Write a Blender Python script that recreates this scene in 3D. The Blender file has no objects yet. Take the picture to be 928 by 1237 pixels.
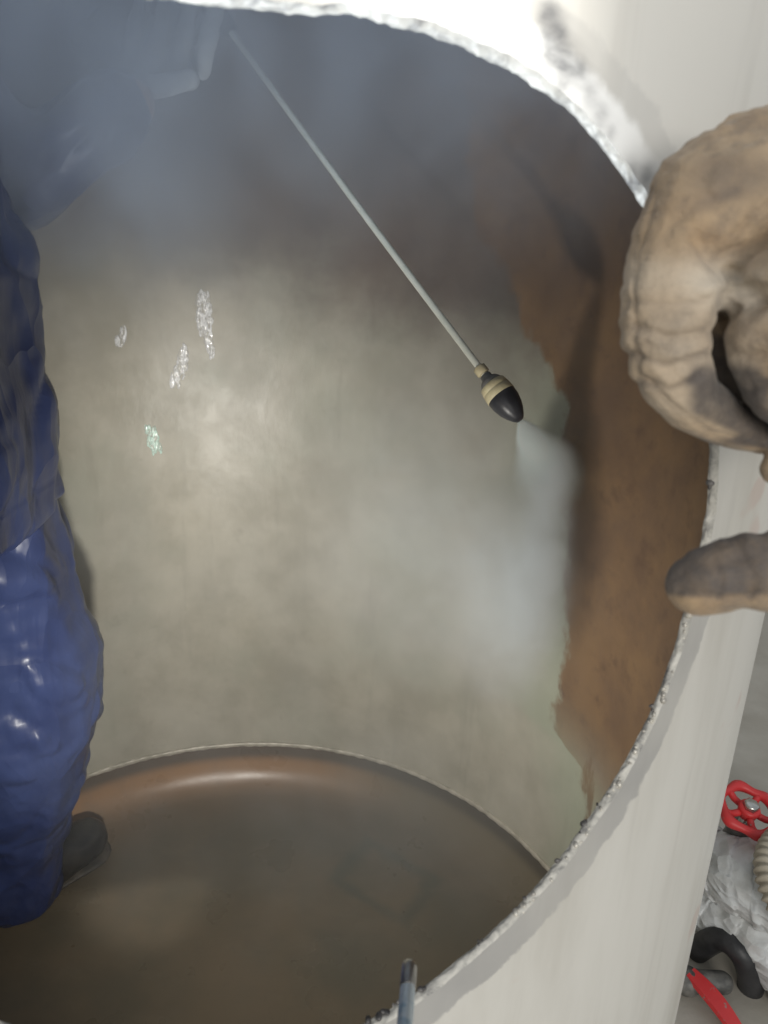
import bpy, bmesh, math, random
import numpy as np
from mathutils import Vector, Matrix, noise
R_ = math.radians
random.seed(7); np.random.seed(7)
scene = bpy.context.scene
COL = scene.collection

# ------------------------------------------------------------------ camera
FPX, PITCH, ROLL = 805.0, R_(18.5), R_(2.6)   # focal length in photograph pixels, downward tilt, roll
CAM = Vector((0, 0, 1.2))
cd = bpy.data.cameras.new('camera'); cam = bpy.data.objects.new('camera', cd); COL.objects.link(cam)
FWD = Vector((0, math.cos(PITCH), -math.sin(PITCH))); UP0 = Vector((0, math.sin(PITCH), math.cos(PITCH)))
RIGHT = math.cos(ROLL)*Vector((1, 0, 0)) + math.sin(ROLL)*UP0; UP = math.cos(ROLL)*UP0 - math.sin(ROLL)*Vector((1, 0, 0))
cam.location = CAM; cam.rotation_euler = Matrix((RIGHT, UP, -FWD)).transposed().to_euler()
cd.sensor_fit = 'VERTICAL'; cd.sensor_height = 36.0; cd.lens = 36.0*FPX/1067.0
cd.clip_start = 0.01; cd.clip_end = 100
cd.dof.use_dof = True; cd.dof.focus_distance = 1.05; cd.dof.aperture_fstop = cd.lens/1.7
scene.camera = cam
# ------------------------------------------------------------------ light
w = bpy.data.worlds.new('World'); scene.world = w; w.use_nodes = True
w.node_tree.nodes['Background'].inputs[0].default_value = (0.86, 0.93, 1.0, 1)
w.node_tree.nodes['Background'].inputs[1].default_value = 0.48
def aim(o, target):
    d = Vector(target) - o.location
    o.rotation_euler = d.to_track_quat('-Z', 'Y').to_euler()
def lamp(name, kind, loc, target, energy, color, **kw):
    l = bpy.data.lights.new(name, kind); l.energy = energy; l.color = color
    for k, v in kw.items(): setattr(l, k, v)
    o = bpy.data.objects.new(name, l); COL.objects.link(o); o.location = loc; aim(o, target)
    return o
lamp('room_light', 'AREA', (0.55, -3.0, 1.65), (-0.1, 0.8, 0.9), 60, (1.0, 0.97, 0.91), shape='RECTANGLE', size=1.6, size_y=1.0)
lamp('work_light', 'SPOT', (-0.13, 0.37, 0.70), (-0.08, 1.40, 0.54), 27.5, (1.0, 0.965, 0.89), spot_size=R_(124), spot_blend=1.0, shadow_soft_size=0.02)
lamp('steam_fill', 'SPOT', (-0.05, 0.21, 0.85), (-0.10, 0.70, 1.46), 38.0, (0.80, 0.89, 1.0), spot_size=R_(74), spot_blend=1.0, shadow_soft_size=0.02)  # added unseen fill, throws cool light up into the steam
lamp('rim_spot', 'SPOT', (0.45, -0.55, 2.5), (0.022, 0.287, 1.292), 150, (1.0, 0.98, 0.94), spot_size=R_(5.4), spot_blend=0.8, shadow_soft_size=0.02)  # added narrow spot that brightens the top of the cut rim
scene.view_settings.view_transform = 'Standard'; scene.view_settings.look = 'None'
scene.view_settings.exposure = 0.0; scene.view_settings.gamma = 1.0
cy = scene.cycles
cy.use_denoising = True; cy.max_bounces = 10; cy.diffuse_bounces = 4; cy.volume_bounces = 3
cy.sample_clamp_indirect = 4.0; cy.volume_max_steps = 40; cy.volume_step_rate = 2.5

# ------------------------------------------------------------------ helpers
def P(px, py, d):
    """point seen at photograph pixel (px, py), d metres along the view axis"""
    x = (px-464)/FPX; y = (py-618.5)/FPX
    return CAM + d*(FWD + x*RIGHT - y*UP)
def pixel(p):
    q = p-CAM; d = q.dot(FWD)
    return 464+FPX*q.dot(RIGHT)/d, 618.5-FPX*q.dot(UP)/d, d
def tag(o, label=None, cat=None, group=None, kind=None):
    if label: o['label'] = label
    if cat: o['category'] = cat
    if group: o['group'] = group
    if kind: o['kind'] = kind
    return o
def link(name, me, mat=None, parent=None, smooth=True):
    o = bpy.data.objects.new(name, me); COL.objects.link(o)
    if mat: me.materials.append(mat)
    if parent: o.parent = parent; o.matrix_parent_inverse = Matrix.Translation(-Vector(parent.location))
    if smooth: me.polygons.foreach_set('use_smooth', [True]*len(me.polygons))
    return o
def empty(name, loc=(0, 0, 0)):
    o = bpy.data.objects.new(name, None); COL.objects.link(o); o.location = loc; o.empty_display_size = .05
    return o
def mesh_from(name, v, f):
    me = bpy.data.meshes.new(name); me.from_pydata([tuple(p) for p in v], [], f); me.update(); return me
def bm_mesh(name, bm):
    me = bpy.data.meshes.new(name); bm.to_mesh(me); bm.free(); return me
def frame_of(d):
    d = Vector(d).normalized()
    a = Vector((0, 0, 1)) if abs(d.z) < .9 else Vector((1, 0, 0))
    u = d.cross(a).normalized(); return d, u, d.cross(u).normalized()
def lathe(name, prof, origin, axis, n=40, wob=0.0):
    """prof: (distance along axis, radius)"""
    d, u, v_ = frame_of(axis); o = Vector(origin); v = []; f = []
    for (t, r) in prof:
        for k in range(n):
            a = 2*math.pi*k/n
            v.append(o + d*t + (u*math.cos(a) + v_*math.sin(a))*(r*(1+wob*math.sin(6*a))))
    for i in range(len(prof)-1):
        for k in range(n):
            k2 = (k+1) % n
            f.append((i*n+k, i*n+k2, (i+1)*n+k2, (i+1)*n+k))
    v.append(o + d*prof[0][0]); v.append(o + d*prof[-1][0]); b = len(v)-2
    L = (len(prof)-1)*n
    for k in range(n):
        k2 = (k+1) % n
        f.append((b, k2, k)); f.append((b+1, L+k, L+k2))
    me = mesh_from(name, v, f)
    bm = bmesh.new(); bm.from_mesh(me); bmesh.ops.recalc_face_normals(bm, faces=bm.faces); bm.to_mesh(me); bm.free()
    return me
def smooth_path(pts, step):
    pts = [Vector(p) for p in pts]; out = []
    for i in range(len(pts)-1):
        p0 = pts[max(i-1, 0)]; p1 = pts[i]; p2 = pts[i+1]; p3 = pts[min(i+2, len(pts)-1)]
        n = max(2, int((p2-p1).length/step))
        for k in range(n):
            t = k/n
            out.append(.5*((2*p1)+(p2-p0)*t+(2*p0-5*p1+4*p2-p3)*t*t+(3*p1-p0-3*p2+p3)*t**3))
    out.append(pts[-1]); return out
def tube(name, pts, rad, n=16, step=.02, ripple=None):
    """rad: number or function of (0..1 along, metres along)"""
    path = smooth_path(pts, step); L = 0; ring = []; v = []; f = []
    u = None
    for i, p in enumerate(path):
        t = (path[min(i+1, len(path)-1)] - path[max(i-1, 0)]).normalized()
        if u is None: _, u, _ = frame_of(t)
        u = (u - t*u.dot(t)).normalized(); w_ = t.cross(u)
        if i: L += (p-path[i-1]).length
        r = rad(i/(len(path)-1), L) if callable(rad) else rad
        for k in range(n):
            a = 2*math.pi*k/n; v.append(p + (u*math.cos(a)+w_*math.sin(a))*r)
    m = len(path)
    for i in range(m-1):
        for k in range(n):
            k2 = (k+1) % n; f.append((i*n+k, i*n+k2, (i+1)*n+k2, (i+1)*n+k))
    f.append(tuple(range(n-1, -1, -1))); f.append(tuple(range((m-1)*n, m*n)))
    return mesh_from(name, v, f)
def blob(name, chains, voxel=.006, smooth=6, disp=None):
    """one continuous surface grown round chains of (point, radius or (rx,ry,rz))"""
    bm = bmesh.new()
    for ch in chains:
        for i in range(len(ch)):
            p, r = Vector(ch[i][0]), ch[i][1]
            r = Vector(r) if isinstance(r, (tuple, list)) else Vector((r, r, r))
            if i+1 < len(ch):
                q, s = Vector(ch[i+1][0]), ch[i+1][1]
                s = Vector(s) if isinstance(s, (tuple, list)) else Vector((s, s, s))
            else: q, s = p, r
            n = max(1, int((q-p).length/(min(min(r), min(s))*.22)))
            for k in range(n):
                t = k/n; c = p.lerp(q, t); e = r.lerp(s, t)
                bmesh.ops.create_icosphere(bm, subdivisions=2, radius=1, matrix=Matrix.Translation(c) @ Matrix.Diagonal((*e, 1)))
    me = bm_mesh(name, bm)
    o = bpy.data.objects.new('tmp', me); COL.objects.link(o)
    m = o.modifiers.new('r', 'REMESH'); m.mode = 'VOXEL'; m.voxel_size = voxel
    s_ = o.modifiers.new('s', 'SMOOTH'); s_.iterations = smooth; s_.factor = .5
    dg = bpy.context.evaluated_depsgraph_get(); dg.update()
    me2 = bpy.data.meshes.new_from_object(o.evaluated_get(dg)); me2.name = name
    bpy.data.objects.remove(o); bpy.data.meshes.remove(me)
    if disp:
        nv = [Vector(v.normal) for v in me2.vertices]
        for v, nn in zip(me2.vertices, nv): v.co = v.co + nn*disp(v.co.copy(), nn)
        me2.update()
    return me2
N = noise.noise
# ---- materials
def mat(name):
    m = bpy.data.materials.new(name); m.use_nodes = True
    nt = m.node_tree; b = nt.nodes['Principled BSDF']
    return m, nt, b
class G:
    """small node-graph writer"""
    def __init__(s, nt): s.nt = nt; s.tc = None
    def n(s, t, **kw):
        x = s.nt.nodes.new(t)
        for k, v in kw.items(): setattr(x, k, v)
        return x
    def l(s, a, b): s.nt.links.new(a, b)
    def obj(s):
        if not s.tc: s.tc = s.n('ShaderNodeTexCoord')
        return s.tc.outputs['Object']
    def mapping(s, vec, scale=(1, 1, 1), rot=(0, 0, 0), loc=(0, 0, 0)):
        m = s.n('ShaderNodeMapping'); s.l(vec, m.inputs[0])
        m.inputs['Scale'].default_value = scale; m.inputs['Rotation'].default_value = rot; m.inputs['Location'].default_value = loc
        return m.outputs[0]
    def noise(s, scale, detail=4, rough=.55, vec=None, dist=0):
        x = s.n('ShaderNodeTexNoise'); s.l(vec if vec is not None else s.obj(), x.inputs['Vector'])
        x.inputs['Scale'].default_value = scale; x.inputs['Detail'].default_value = detail
        x.inputs['Roughness'].default_value = rough; x.inputs['Distortion'].default_value = dist
        return x.outputs['Fac']
    def ramp(s, fac, stops):
        x = s.n('ShaderNodeValToRGB'); s.l(fac, x.inputs[0]); e = x.color_ramp.elements
        while len(e) < len(stops): e.new(.5)
        for q, (p, c) in zip(e, stops):
            q.position = p; q.color = (c, c, c, 1) if isinstance(c, (int, float)) else (*c, 1)
        return x.outputs[0]
    def mix(s, fac, a, b, mode='MIX'):
        x = s.n('ShaderNodeMix', data_type='RGBA', blend_type=mode)
        for i, v in ((0, fac), (6, a), (7, b)):
            if isinstance(v, (int, float)): x.inputs[i].default_value = v if i == 0 else (v, v, v, 1)
            elif isinstance(v, tuple): x.inputs[i].default_value = (*v, 1)
            else: s.l(v, x.inputs[i])
        return x.outputs[2]
    def math(s, op, a, b=None, c=None):
        x = s.n('ShaderNodeMath', operation=op)
        for i, v in enumerate((a, b, c)):
            if v is None: continue
            if isinstance(v, (int, float)): x.inputs[i].default_value = v
            else: s.l(v, x.inputs[i])
        return x.outputs[0]
    def maprange(s, v, a, b, c=0, d=1, smooth=True):
        x = s.n('ShaderNodeMapRange'); x.interpolation_type = 'SMOOTHSTEP' if smooth else 'LINEAR'
        s.l(v, x.inputs[0])
        for i, q in enumerate((a, b, c, d)): x.inputs[1+i].default_value = q
        return x.outputs[0]
    def bump(s, h, strength, dist, bsdf, prev=None):
        x = s.n('ShaderNodeBump'); x.inputs['Strength'].default_value = strength; x.inputs['Distance'].default_value = dist
        s.l(h, x.inputs['Height'])
        if prev: s.l(prev, x.inputs['Normal'])
        if bsdf: s.l(x.outputs[0], bsdf.inputs['Normal'])
        return x.outputs[0]
    def attr(s, name):
        x = s.n('ShaderNodeAttribute'); x.attribute_name = name; return x.outputs['Fac']
def simple(name, c1, c2, scale, rough, metal=0.0, bump=.15, bdist=.002, coat=0.0, bscale=None, r2=None):
    m, nt, b = mat(name); g = G(nt)
    nz = g.noise(scale, 5, .6)
    g.l(g.mix(g.maprange(nz, .32, .68), c1, c2), b.inputs['Base Color'])
    b.inputs['Metallic'].default_value = metal; b.inputs['Coat Weight'].default_value = coat
    if r2 is None: b.inputs['Roughness'].default_value = rough
    else: g.l(g.maprange(g.noise(scale*1.7, 4), .3, .7, rough, r2), b.inputs['Roughness'])
    g.bump(g.noise(bscale or scale*3, 5), bump, bdist, b)
    return m

# ------------------------------------------------------------------ tank dimensions (metres)
TX, TY, TR, WALL = -.197, .831, .571, .0045
ZB, ZT = .202, 1.98                               # lower and upper weld seams
RIM = [(-60,50),(20,60),(100,68),(180,75),(250,80),(300,86),(348,92),(400,94),(464,103),(500,112),(540,126),(580,143),(620,165),(650,188),(680,217),(705,248),(730,285),(755,328),(775,372),(792,425),(803,480),(809,530),(811,570),(808,620),(800,665),(790,705),(779,745),(764,790),(747,833),(725,876),(703,914),(672,960),(636,1004),(600,1042),(560,1080),(520,1112),(478,1142),(440,1163),(380,1190),(300,1208)]
def ray_hit(px, py, far, rad):
    d = P(px, py, 1) - CAM
    a = d.x**2+d.y**2; b = -(d.x*TX+d.y*TY); c = TX*TX+TY*TY-rad*rad
    t = (-b + (1 if far else -1)*math.sqrt(max(b*b-a*c, 0)))/a
    return CAM + d*t
def theta(p): return math.atan2(p.x-TX, -(p.y-TY))
_q = [ray_hit(x, y, False, TR) for x, y in RIM]
HZ = (max(p.z for p in _q)+min(p.z for p in _q))/2
HS = max(theta(p)*TR for p in _q)-.252     # centre of the torch-cut opening (arc length from the near side, height)
def cyl(s, z, r): a = s/TR; return (TX + r*math.sin(a), TY - r*math.cos(a), z)

# ---- materials of the tank
# white paint outside: grime streaks, soot beside the cut, paint scorched off along the cut
m_paint, nt, b = mat('white_tank_paint'); g = G(nt)
sx = g.n('ShaderNodeSeparateXYZ'); g.l(g.obj(), sx.inputs[0])
grime = g.noise(6, 6, .6, g.mapping(g.obj(), (1.6, 1.6, .35)))
fine = g.noise(60, 5, .65)
col = g.mix(g.maprange(grime, .38, .72, 0, .7), (.71, .685, .63), (.49, .46, .40))
streak = g.noise(10, 4, .6, g.mapping(g.obj(), (3, 3, .22)), .6)
col = g.mix(g.maprange(streak, .54, .78, 0, .32), col, (.46, .43, .38))
col = g.mix(g.maprange(g.noise(14, 3, .5, g.mapping(g.obj(), (1, 1, 1), (0, 0, 0), (3.1, 0, 0))), .66, .72, 0, .35), col, (.55, .36, .30))
rd = g.attr('rim_distance'); sc_w = g.attr('scorch')
wob = g.math('MULTIPLY_ADD', g.noise(55, 4, .6), .016, g.math('MULTIPLY_ADD', g.noise(14, 2), .016, rd))
band = g.maprange(wob, .036, .039, 1, 0)
band = g.math('MULTIPLY', band, sc_w)
col = g.mix(g.math('MULTIPLY', band, .8), col, g.mix(g.noise(30, 4), (.24, .235, .24), (.40, .39, .375)))
ground = g.math('MULTIPLY', g.maprange(wob, .024, .030, 1, 0), g.attr('bright'))
col = g.mix(ground, col, (.92, .91, .88))
soot = g.attr('soot')
col = g.mix(g.math('MULTIPLY', soot, g.maprange(g.noise(34, 4, .6, g.mapping(g.obj(), (1, 1, 2.4), (0, .6, 0))), .30, .72, .35, 1)), col, (.13, .13, .135))
g.l(col, b.inputs['Base Color']); b.inputs['Roughness'].default_value = .42
g.bump(fine, .10, .001, b)

# wet steel inside: washed grey-green, unwashed brown rust on one side
m_in, nt, b = mat('wet_steel_lining'); g = G(nt)
sx = g.n('ShaderNodeSeparateXYZ'); g.l(g.obj(), sx.inputs[0])
th = g.math('ARCTAN2', g.math('SUBTRACT', sx.outputs[0], TX), g.math('SUBTRACT', TY, sx.outputs[1]))
BND = [(560,300),(576,345),(604,400),(618,440),(640,470),(652,500),(650,560),(648,600),(655,650),(652,690),(658,740),(652,800),(637,840),(672,885)]
bz = sorted([(p.z, theta(p)) for p in (ray_hit(x, y, True, TR) for x, y in BND)])
zn = g.maprange(sx.outputs[2], .28, 1.98, 0, 1, False)
stops = [(0, R_(106))] + [((z-.28)/1.7, a) for z, a in bz] + [(.75, R_(150)), (1, R_(165))]
rmp = g.ramp(zn, [(p, (a-1.7)/1.5) for p, a in stops])
thb = g.math('MULTIPLY_ADD', rmp, 1.5, 1.7)
th = g.math('ADD', th, g.math('MULTIPLY', g.math('LESS_THAN', th, 0), 2*math.pi))
edge = g.math('SUBTRACT', th, thb)                         # >0: washed
edge = g.math('ADD', edge, g.math('MULTIPLY_ADD', g.noise(22, 6, .65, g.mapping(g.obj(), (1, 1, .7))), .15, -.075))
rust = g.maprange(edge, -.020, .018, 1, 0)
low = g.maprange(sx.outputs[2], .36, .56, .22, 1)          # the wash water has thinned the rust low down
mott = g.noise(9, 6, .62)
clean = g.mix(g.maprange(mott, .3, .7), (.35, .325, .260), (.46, .430, .355))
clean = g.mix(g.maprange(g.noise(3.2, 4, .6), .45, .7, 0, .5), clean, (.36, .37, .30))
clean = g.mix(g.maprange(g.noise(17, 5, .7), .60, .74, 0, .22), clean, (.20, .17, .125))
clean = g.mix(g.maprange(g.noise(26, 4, .6, g.mapping(g.obj(), (1, 1, .12))), .58, .75, 0, .25), clean, (.23, .215, .17))
rusty = g.mix(g.maprange(g.noise(7, 6, .65), .3, .7), (.155, .096, .060), (.230, .140, .072))
rusty = g.mix(g.maprange(g.noise(24, 5, .7), .5, .75, 0, .6), rusty, (.105, .062, .042))
ridge = g.maprange(g.math('ABSOLUTE', edge), 0, .30, .75, 0)
clean = g.mix(ridge, clean, (.36, .39, .30))
rf = g.math('MULTIPLY', rust, g.math('MAXIMUM', low, g.math('MULTIPLY', g.maprange(g.noise(20, 5, .7, g.mapping(g.obj(), (1, 1, .25))), .4, .6), .8)))
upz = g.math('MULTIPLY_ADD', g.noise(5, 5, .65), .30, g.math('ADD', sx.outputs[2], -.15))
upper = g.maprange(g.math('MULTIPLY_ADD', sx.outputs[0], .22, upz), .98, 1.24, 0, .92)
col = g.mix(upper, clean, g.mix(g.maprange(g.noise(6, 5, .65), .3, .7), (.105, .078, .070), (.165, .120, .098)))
col = g.mix(rf, col, rusty)
g.l(col, b.inputs['Base Color'])
rgh = g.maprange(g.noise(12, 5, .6), .3, .7, .32, .44)
g.l(g.mix(rust, rgh, .55), b.inputs['Roughness'])
b.inputs['Specular IOR Level'].default_value = .45
h = g.noise(40, 5, .6, g.mapping(g.obj(), (1, 1, .6)))
n1 = g.bump(g.noise(7, 3, .5), .25, .01, None)
g.bump(h, .22, .0025, b, n1)

m_dish, nt, b = mat('bronze_brown_wet_head'); g = G(nt)
sx = g.n('ShaderNodeSeparateXYZ'); g.l(g.obj(), sx.inputs[0])
c = g.mix(g.maprange(g.noise(5, 5, .6), .3, .7), (.126, .100, .070), (.088, .079, .059))
c = g.mix(g.maprange(g.noise(30, 5, .7), .55, .75, 0, .4), c, (.08, .07, .055))
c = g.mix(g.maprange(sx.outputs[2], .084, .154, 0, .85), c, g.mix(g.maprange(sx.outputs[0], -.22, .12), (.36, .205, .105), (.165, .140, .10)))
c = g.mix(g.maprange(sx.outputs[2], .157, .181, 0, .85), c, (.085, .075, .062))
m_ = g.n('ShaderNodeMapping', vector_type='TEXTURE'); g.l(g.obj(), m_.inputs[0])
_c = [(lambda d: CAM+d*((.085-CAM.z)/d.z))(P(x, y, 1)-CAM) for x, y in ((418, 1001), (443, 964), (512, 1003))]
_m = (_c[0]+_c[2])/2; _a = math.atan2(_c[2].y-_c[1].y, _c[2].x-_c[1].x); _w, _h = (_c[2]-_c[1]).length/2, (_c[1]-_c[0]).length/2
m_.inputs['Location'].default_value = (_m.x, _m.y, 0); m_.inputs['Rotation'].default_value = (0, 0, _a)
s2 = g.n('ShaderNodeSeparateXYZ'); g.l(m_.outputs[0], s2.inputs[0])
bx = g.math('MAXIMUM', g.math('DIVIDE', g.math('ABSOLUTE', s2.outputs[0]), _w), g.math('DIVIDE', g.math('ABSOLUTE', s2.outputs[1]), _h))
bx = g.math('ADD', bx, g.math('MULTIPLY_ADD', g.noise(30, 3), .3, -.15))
c = g.mix(g.maprange(g.math('ABSOLUTE', g.math('SUBTRACT', bx, 1.0)), .0, .34, .42, 0), c, (.045, .060, .052))  # faint reflection outline painted dark into the floor colour
c = g.mix(g.maprange(g.noise(11, 6, .7, g.mapping(g.obj(), (1, 2.2, 1), (0, 0, .6))), .5, .7, 0, .25), c, (.14, .12, .09))
g.l(c, b.inputs['Base Color'])
g.l(g.maprange(g.noise(9, 4), .3, .7, .26, .36), b.inputs['Roughness'])
b.inputs['Specular IOR Level'].default_value = .4
n1 = g.bump(g.noise(6, 2), .12, .006, None)
g.bump(g.noise(120, 3, .6), .10, .0008, b, n1)

m_cut, nt, b = mat('torch_cut_steel'); g = G(nt)
ck = g.noise(60, 5, .7, g.mapping(g.obj(), (1, 1, 1)), .6)
c = g.ramp(ck, [(.26, (.05, .05, .055)), (.36, (.26, .25, .235)), (.50, (.52, .50, .45)), (.70, (.68, .65, .59))])
g.l(c, b.inputs['Base Color']); b.inputs['Metallic'].default_value = .1; b.inputs['Roughness'].default_value = .55
g.bump(g.noise(120, 3, .5), .25, .0015, b)
m_slag = simple('slag_crust', (.045, .043, .045), (.33, .31, .29), 60, .45, .3, .5, .002)
m_slagp = simple('pale_slag_bead', (.48, .45, .40), (.70, .66, .58), 90, .4, .3, .4, .001)
m_weld = simple('weld_bead_steel', (.36, .33, .265), (.52, .48, .40), 40, .40, .1, .3, .001)

# ---- tank geometry
tank = empty('steel_tank', (TX, TY, 0))
tag(tank, 'white painted upright steel tank with a torch-cut round opening', 'tank')
pts = []
for x, y in RIM:
    p = ray_hit(x, y, False, TR); s = theta(p)*TR
    pts.append((math.atan2(p.z-HZ, s-HS), math.hypot(s-HS, p.z-HZ)))
pts = [q for q in pts if q[0] < 2.15 and q[0] > -1.9]
for a, r in ((2.45, .245), (2.7, .250), (3.1, .255), (3.5, .252), (3.9, .240), (4.25, .224)):
    pts.append((a if a <= math.pi else a-2*math.pi, r))
pts.sort()
pa = np.array([q[0] for q in pts]); pr = np.array([q[1] for q in pts])
pa = np.concatenate([pa[-4:]-2*math.pi, pa, pa[:4]+2*math.pi]); pr = np.concatenate([pr[-4:], pr, pr[:4]])
phis = list(np.linspace(-math.pi, math.pi, 1100, endpoint=False))
S0, S1 = -math.pi*TR, math.pi*TR
for cs in (S0, S1):
    for cz in (ZB, ZT): phis.append(math.atan2(cz-HZ, cs-HS))
phis = np.array(sorted(phis)); NP = len(phis)
r_s = np.interp(phis, pa, pr)
k = np.exp(-.5*(np.arange(-14, 15)/5.0)**2); k /= k.sum()
r_s = np.convolve(np.concatenate([r_s[-14:], r_s, r_s[:14]]), k, 'valid')
def jag(ph, seed, amps=((9, .0018), (31, .0017), (90, .0013), (210, .0008))):
    c, s = math.cos(ph), math.sin(ph)
    return sum(a*N(Vector((c*f*.35+seed, s*f*.35, seed*1.7))) for f, a in amps)*.6
r_out = np.array([r_s[i]+.0020+jag(phis[i], 1.3) for i in range(NP)])
r_in = np.array([r_s[i]+jag(phis[i], 1.3)*.6+jag(phis[i], 5.1) for i in range(NP)])
def border(ph):
    c, s = math.cos(ph), math.sin(ph); t = 1e9
    if c > 1e-9: t = min(t, (S1-HS)/c)
    if c < -1e-9: t = min(t, (S0-HS)/c)
    if s > 1e-9: t = min(t, (ZT-HZ)/s)
    if s < -1e-9: t = min(t, (ZB-HZ)/s)
    return t
BR = np.array([border(p) for p in phis])
fixed = [0, .0015, .003, .006, .009, .012, .016, .020, .025, .031, .038, .046, .056]
steps = 44
def shell(name, rad, rim, flip, material):
    v = []; nr = []; rows = len(fixed)+steps; dist = []
    for j in range(rows):
        for i in range(NP):
            if j < len(fixed): r = rim[i]+fixed[j]
            else:
                t = (j-len(fixed)+1)/steps; r = rim[i]+fixed[-1]+(BR[i]-rim[i]-fixed[-1])*(t**1.25)
            s = HS+r*math.cos(phis[i]); z = HZ+r*math.sin(phis[i]); dist.append(r-rim[i])
            v.append(cyl(s, z, rad)); a = s/TR; q = -1 if flip else 1
            nr.append((math.sin(a)*q, -math.cos(a)*q, 0))
    f = []
    for j in range(rows-1):
        for i in range(NP):
            i2 = (i+1) % NP; q = (j*NP+i, j*NP+i2, (j+1)*NP+i2, (j+1)*NP+i)
            f.append(q if flip else q[::-1])
    me = mesh_from(name, v, f)
    o = link(name, me, material, tank)
    me.normals_split_custom_set_from_vertices(nr)
    return o, v, dist
outer, ov, od = shell('outer_shell', TR, r_out, False, m_paint)
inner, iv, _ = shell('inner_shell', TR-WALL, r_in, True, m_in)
me = outer.data
def add_attr(name, vals):
    a = me.attributes.new(name, 'FLOAT', 'POINT'); a.data.foreach_set('value', np.array(vals, dtype=np.float32))
add_attr('rim_distance', od)
def sm(a, b, x):
    t = min(max((x-a)/(b-a), 0), 1); return t*t*(3-2*t)
scorch, bright, soot = [], [], []
SO = [(632,100,13),(640,112,15),(644,128,16),(636,140,15),(655,150,17),(668,160,13),(678,185,14),(690,206,12),(720,262,14),(738,268,14),(650,170,12),(700,225,8)]
SO = [(lambda q: (theta(q)*TR, q.z, rr*.30/FPX))(ray_hit(x, y, False, TR)) for x, y, rr in SO]
for (x, y, z), d in zip(ov, od):
    a = math.atan2(x-TX, -(y-TY)); s = a*TR; ph = math.atan2(z-HZ, s-HS)
    lo = sm(.25, -.35, ph) if ph > -1.9 else sm(-3.0, -1.9, ph)
    wd = .75+.5*N(Vector((math.cos(ph)*4, math.sin(ph)*4, 9)))
    scorch.append(lo*min(wd, 1) + .25*sm(.3, .9, ph))
    bright.append(sm(.86, 1.0, ph)*sm(1.55, 1.35, ph))
    soot.append(0 if d > .12 else min(.9, sum(.8*math.exp(-((s-q)**2*1.6+(z-t)**2)/(rr*rr)) for q, t, rr in SO)))
add_attr('scorch', scorch); add_attr('bright', bright); add_attr('soot', soot)
# cut edge between the two shells
rows = 7; v = []; f = []
for j in range(rows):
    t = j/(rows-1); rad = TR-WALL*t
    for i in range(NP):
        r = r_out[i]*(1-t)+r_in[i]*t
        if 0 < j < rows-1:
            c_, s_ = math.cos(phis[i]), math.sin(phis[i])
            r -= .0012*math.sin(t*math.pi)+.0010*N(Vector((c_*70, s_*70, t*3)))
        v.append(cyl(HS+r*math.cos(phis[i]), HZ+r*math.sin(phis[i]), rad))
for j in range(rows-1):
    for i in range(NP):
        i2 = (i+1) % NP; f.append((j*NP+i, (j+1)*NP+i, (j+1)*NP+i2, j*NP+i2)[::-1])
link('cut_edge', mesh_from('cut_edge', v, f), m_cut, tank)
# slag hanging from the cut: pale beads along the right edge, dark crust below
def slag(name, material, spans, size, out, seed):
    rnd = random.Random(seed); bm = bmesh.new()
    for a0, a1, n in spans:
        for _ in range(n):
            ph = rnd.uniform(a0, a1)
            if N(Vector((math.cos(ph)*6, math.sin(ph)*6, seed))) < rnd.uniform(-.5, .2): continue
            i = int((ph+math.pi)/(2*math.pi)*NP) % NP
            r = r_out[i]*(1-out)+r_in[i]*out + rnd.uniform(-.0015, .0012)
            c = Vector(cyl(HS+r*math.cos(ph), HZ+r*math.sin(ph), TR-WALL*out+rnd.uniform(-.0012, .0012)))
            R1 = size[0]+(size[1]-size[0])*rnd.random()**2*1.3
            sc = Matrix.Diagonal((R1*rnd.uniform(.7, 1.3), R1*rnd.uniform(.7, 1.3), R1*rnd.uniform(.7, 1.5), 1))
            q = bmesh.ops.create_icosphere(bm, subdivisions=2, radius=1, matrix=Matrix.Translation(c) @ Matrix.Rotation(rnd.uniform(0, 3), 4, 'X') @ sc)
            for vv in q['verts']: vv.co += (vv.co-c)*.25*N(vv.co*200)
    o = link(name, bm_mesh(name, bm), material, tank); tag(o, kind='stuff')
slag('pale_slag', m_slagp, ((-.95, -.1, 90),), (.0010, .0021), .45, 3)
slag('dark_slag', m_slag, ((-1.5, -.6, 50), (-.5, .5, 14)), (.0008, .0019), .95, 4)

# bottom and top heads, weld seam, skirt
def head_profile(rad, z0, down):
    kn, flange, depth = .085, .026, .15
    pr_ = [(rad, 0), (rad, flange)]
    for i in range(1, 13):
        a = R_(62)*i/12
        pr_.append((rad-kn+kn*math.cos(a), flange+kn*math.sin(a)))
    r1, d1 = pr_[-1]
    for i in range(1, 25):
        t = 1-i/24; pr_.append((r1*t, depth-(depth-d1)*t*t))
    return [(r, z0-d if down else z0+d) for r, d in pr_]
def revolve(name, prof, material, n=160, inward=True):
    v = []; f = []
    for r, z in prof:
        for k in range(n):
            a = 2*math.pi*k/n; v.append((TX+r*math.cos(a), TY+r*math.sin(a), z))
    for i in range(len(prof)-1):
        for k in range(n):
            k2 = (k+1) % n; f.append((i*n+k, i*n+k2, (i+1)*n+k2, (i+1)*n+k))
    me = mesh_from(name, v, f)
    if inward: me.flip_normals()
    return link(name, me, material, tank)
HP = head_profile(TR-WALL-.0005, ZB+.004, True)
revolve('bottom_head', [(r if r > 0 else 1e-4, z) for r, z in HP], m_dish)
TP = head_profile(TR-WALL, ZT, False)
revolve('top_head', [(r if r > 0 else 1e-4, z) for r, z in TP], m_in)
revolve('top_cover', [(r+.006 if r > 0 else 1e-4, z+.006) for r, z in TP], m_paint)
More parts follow.
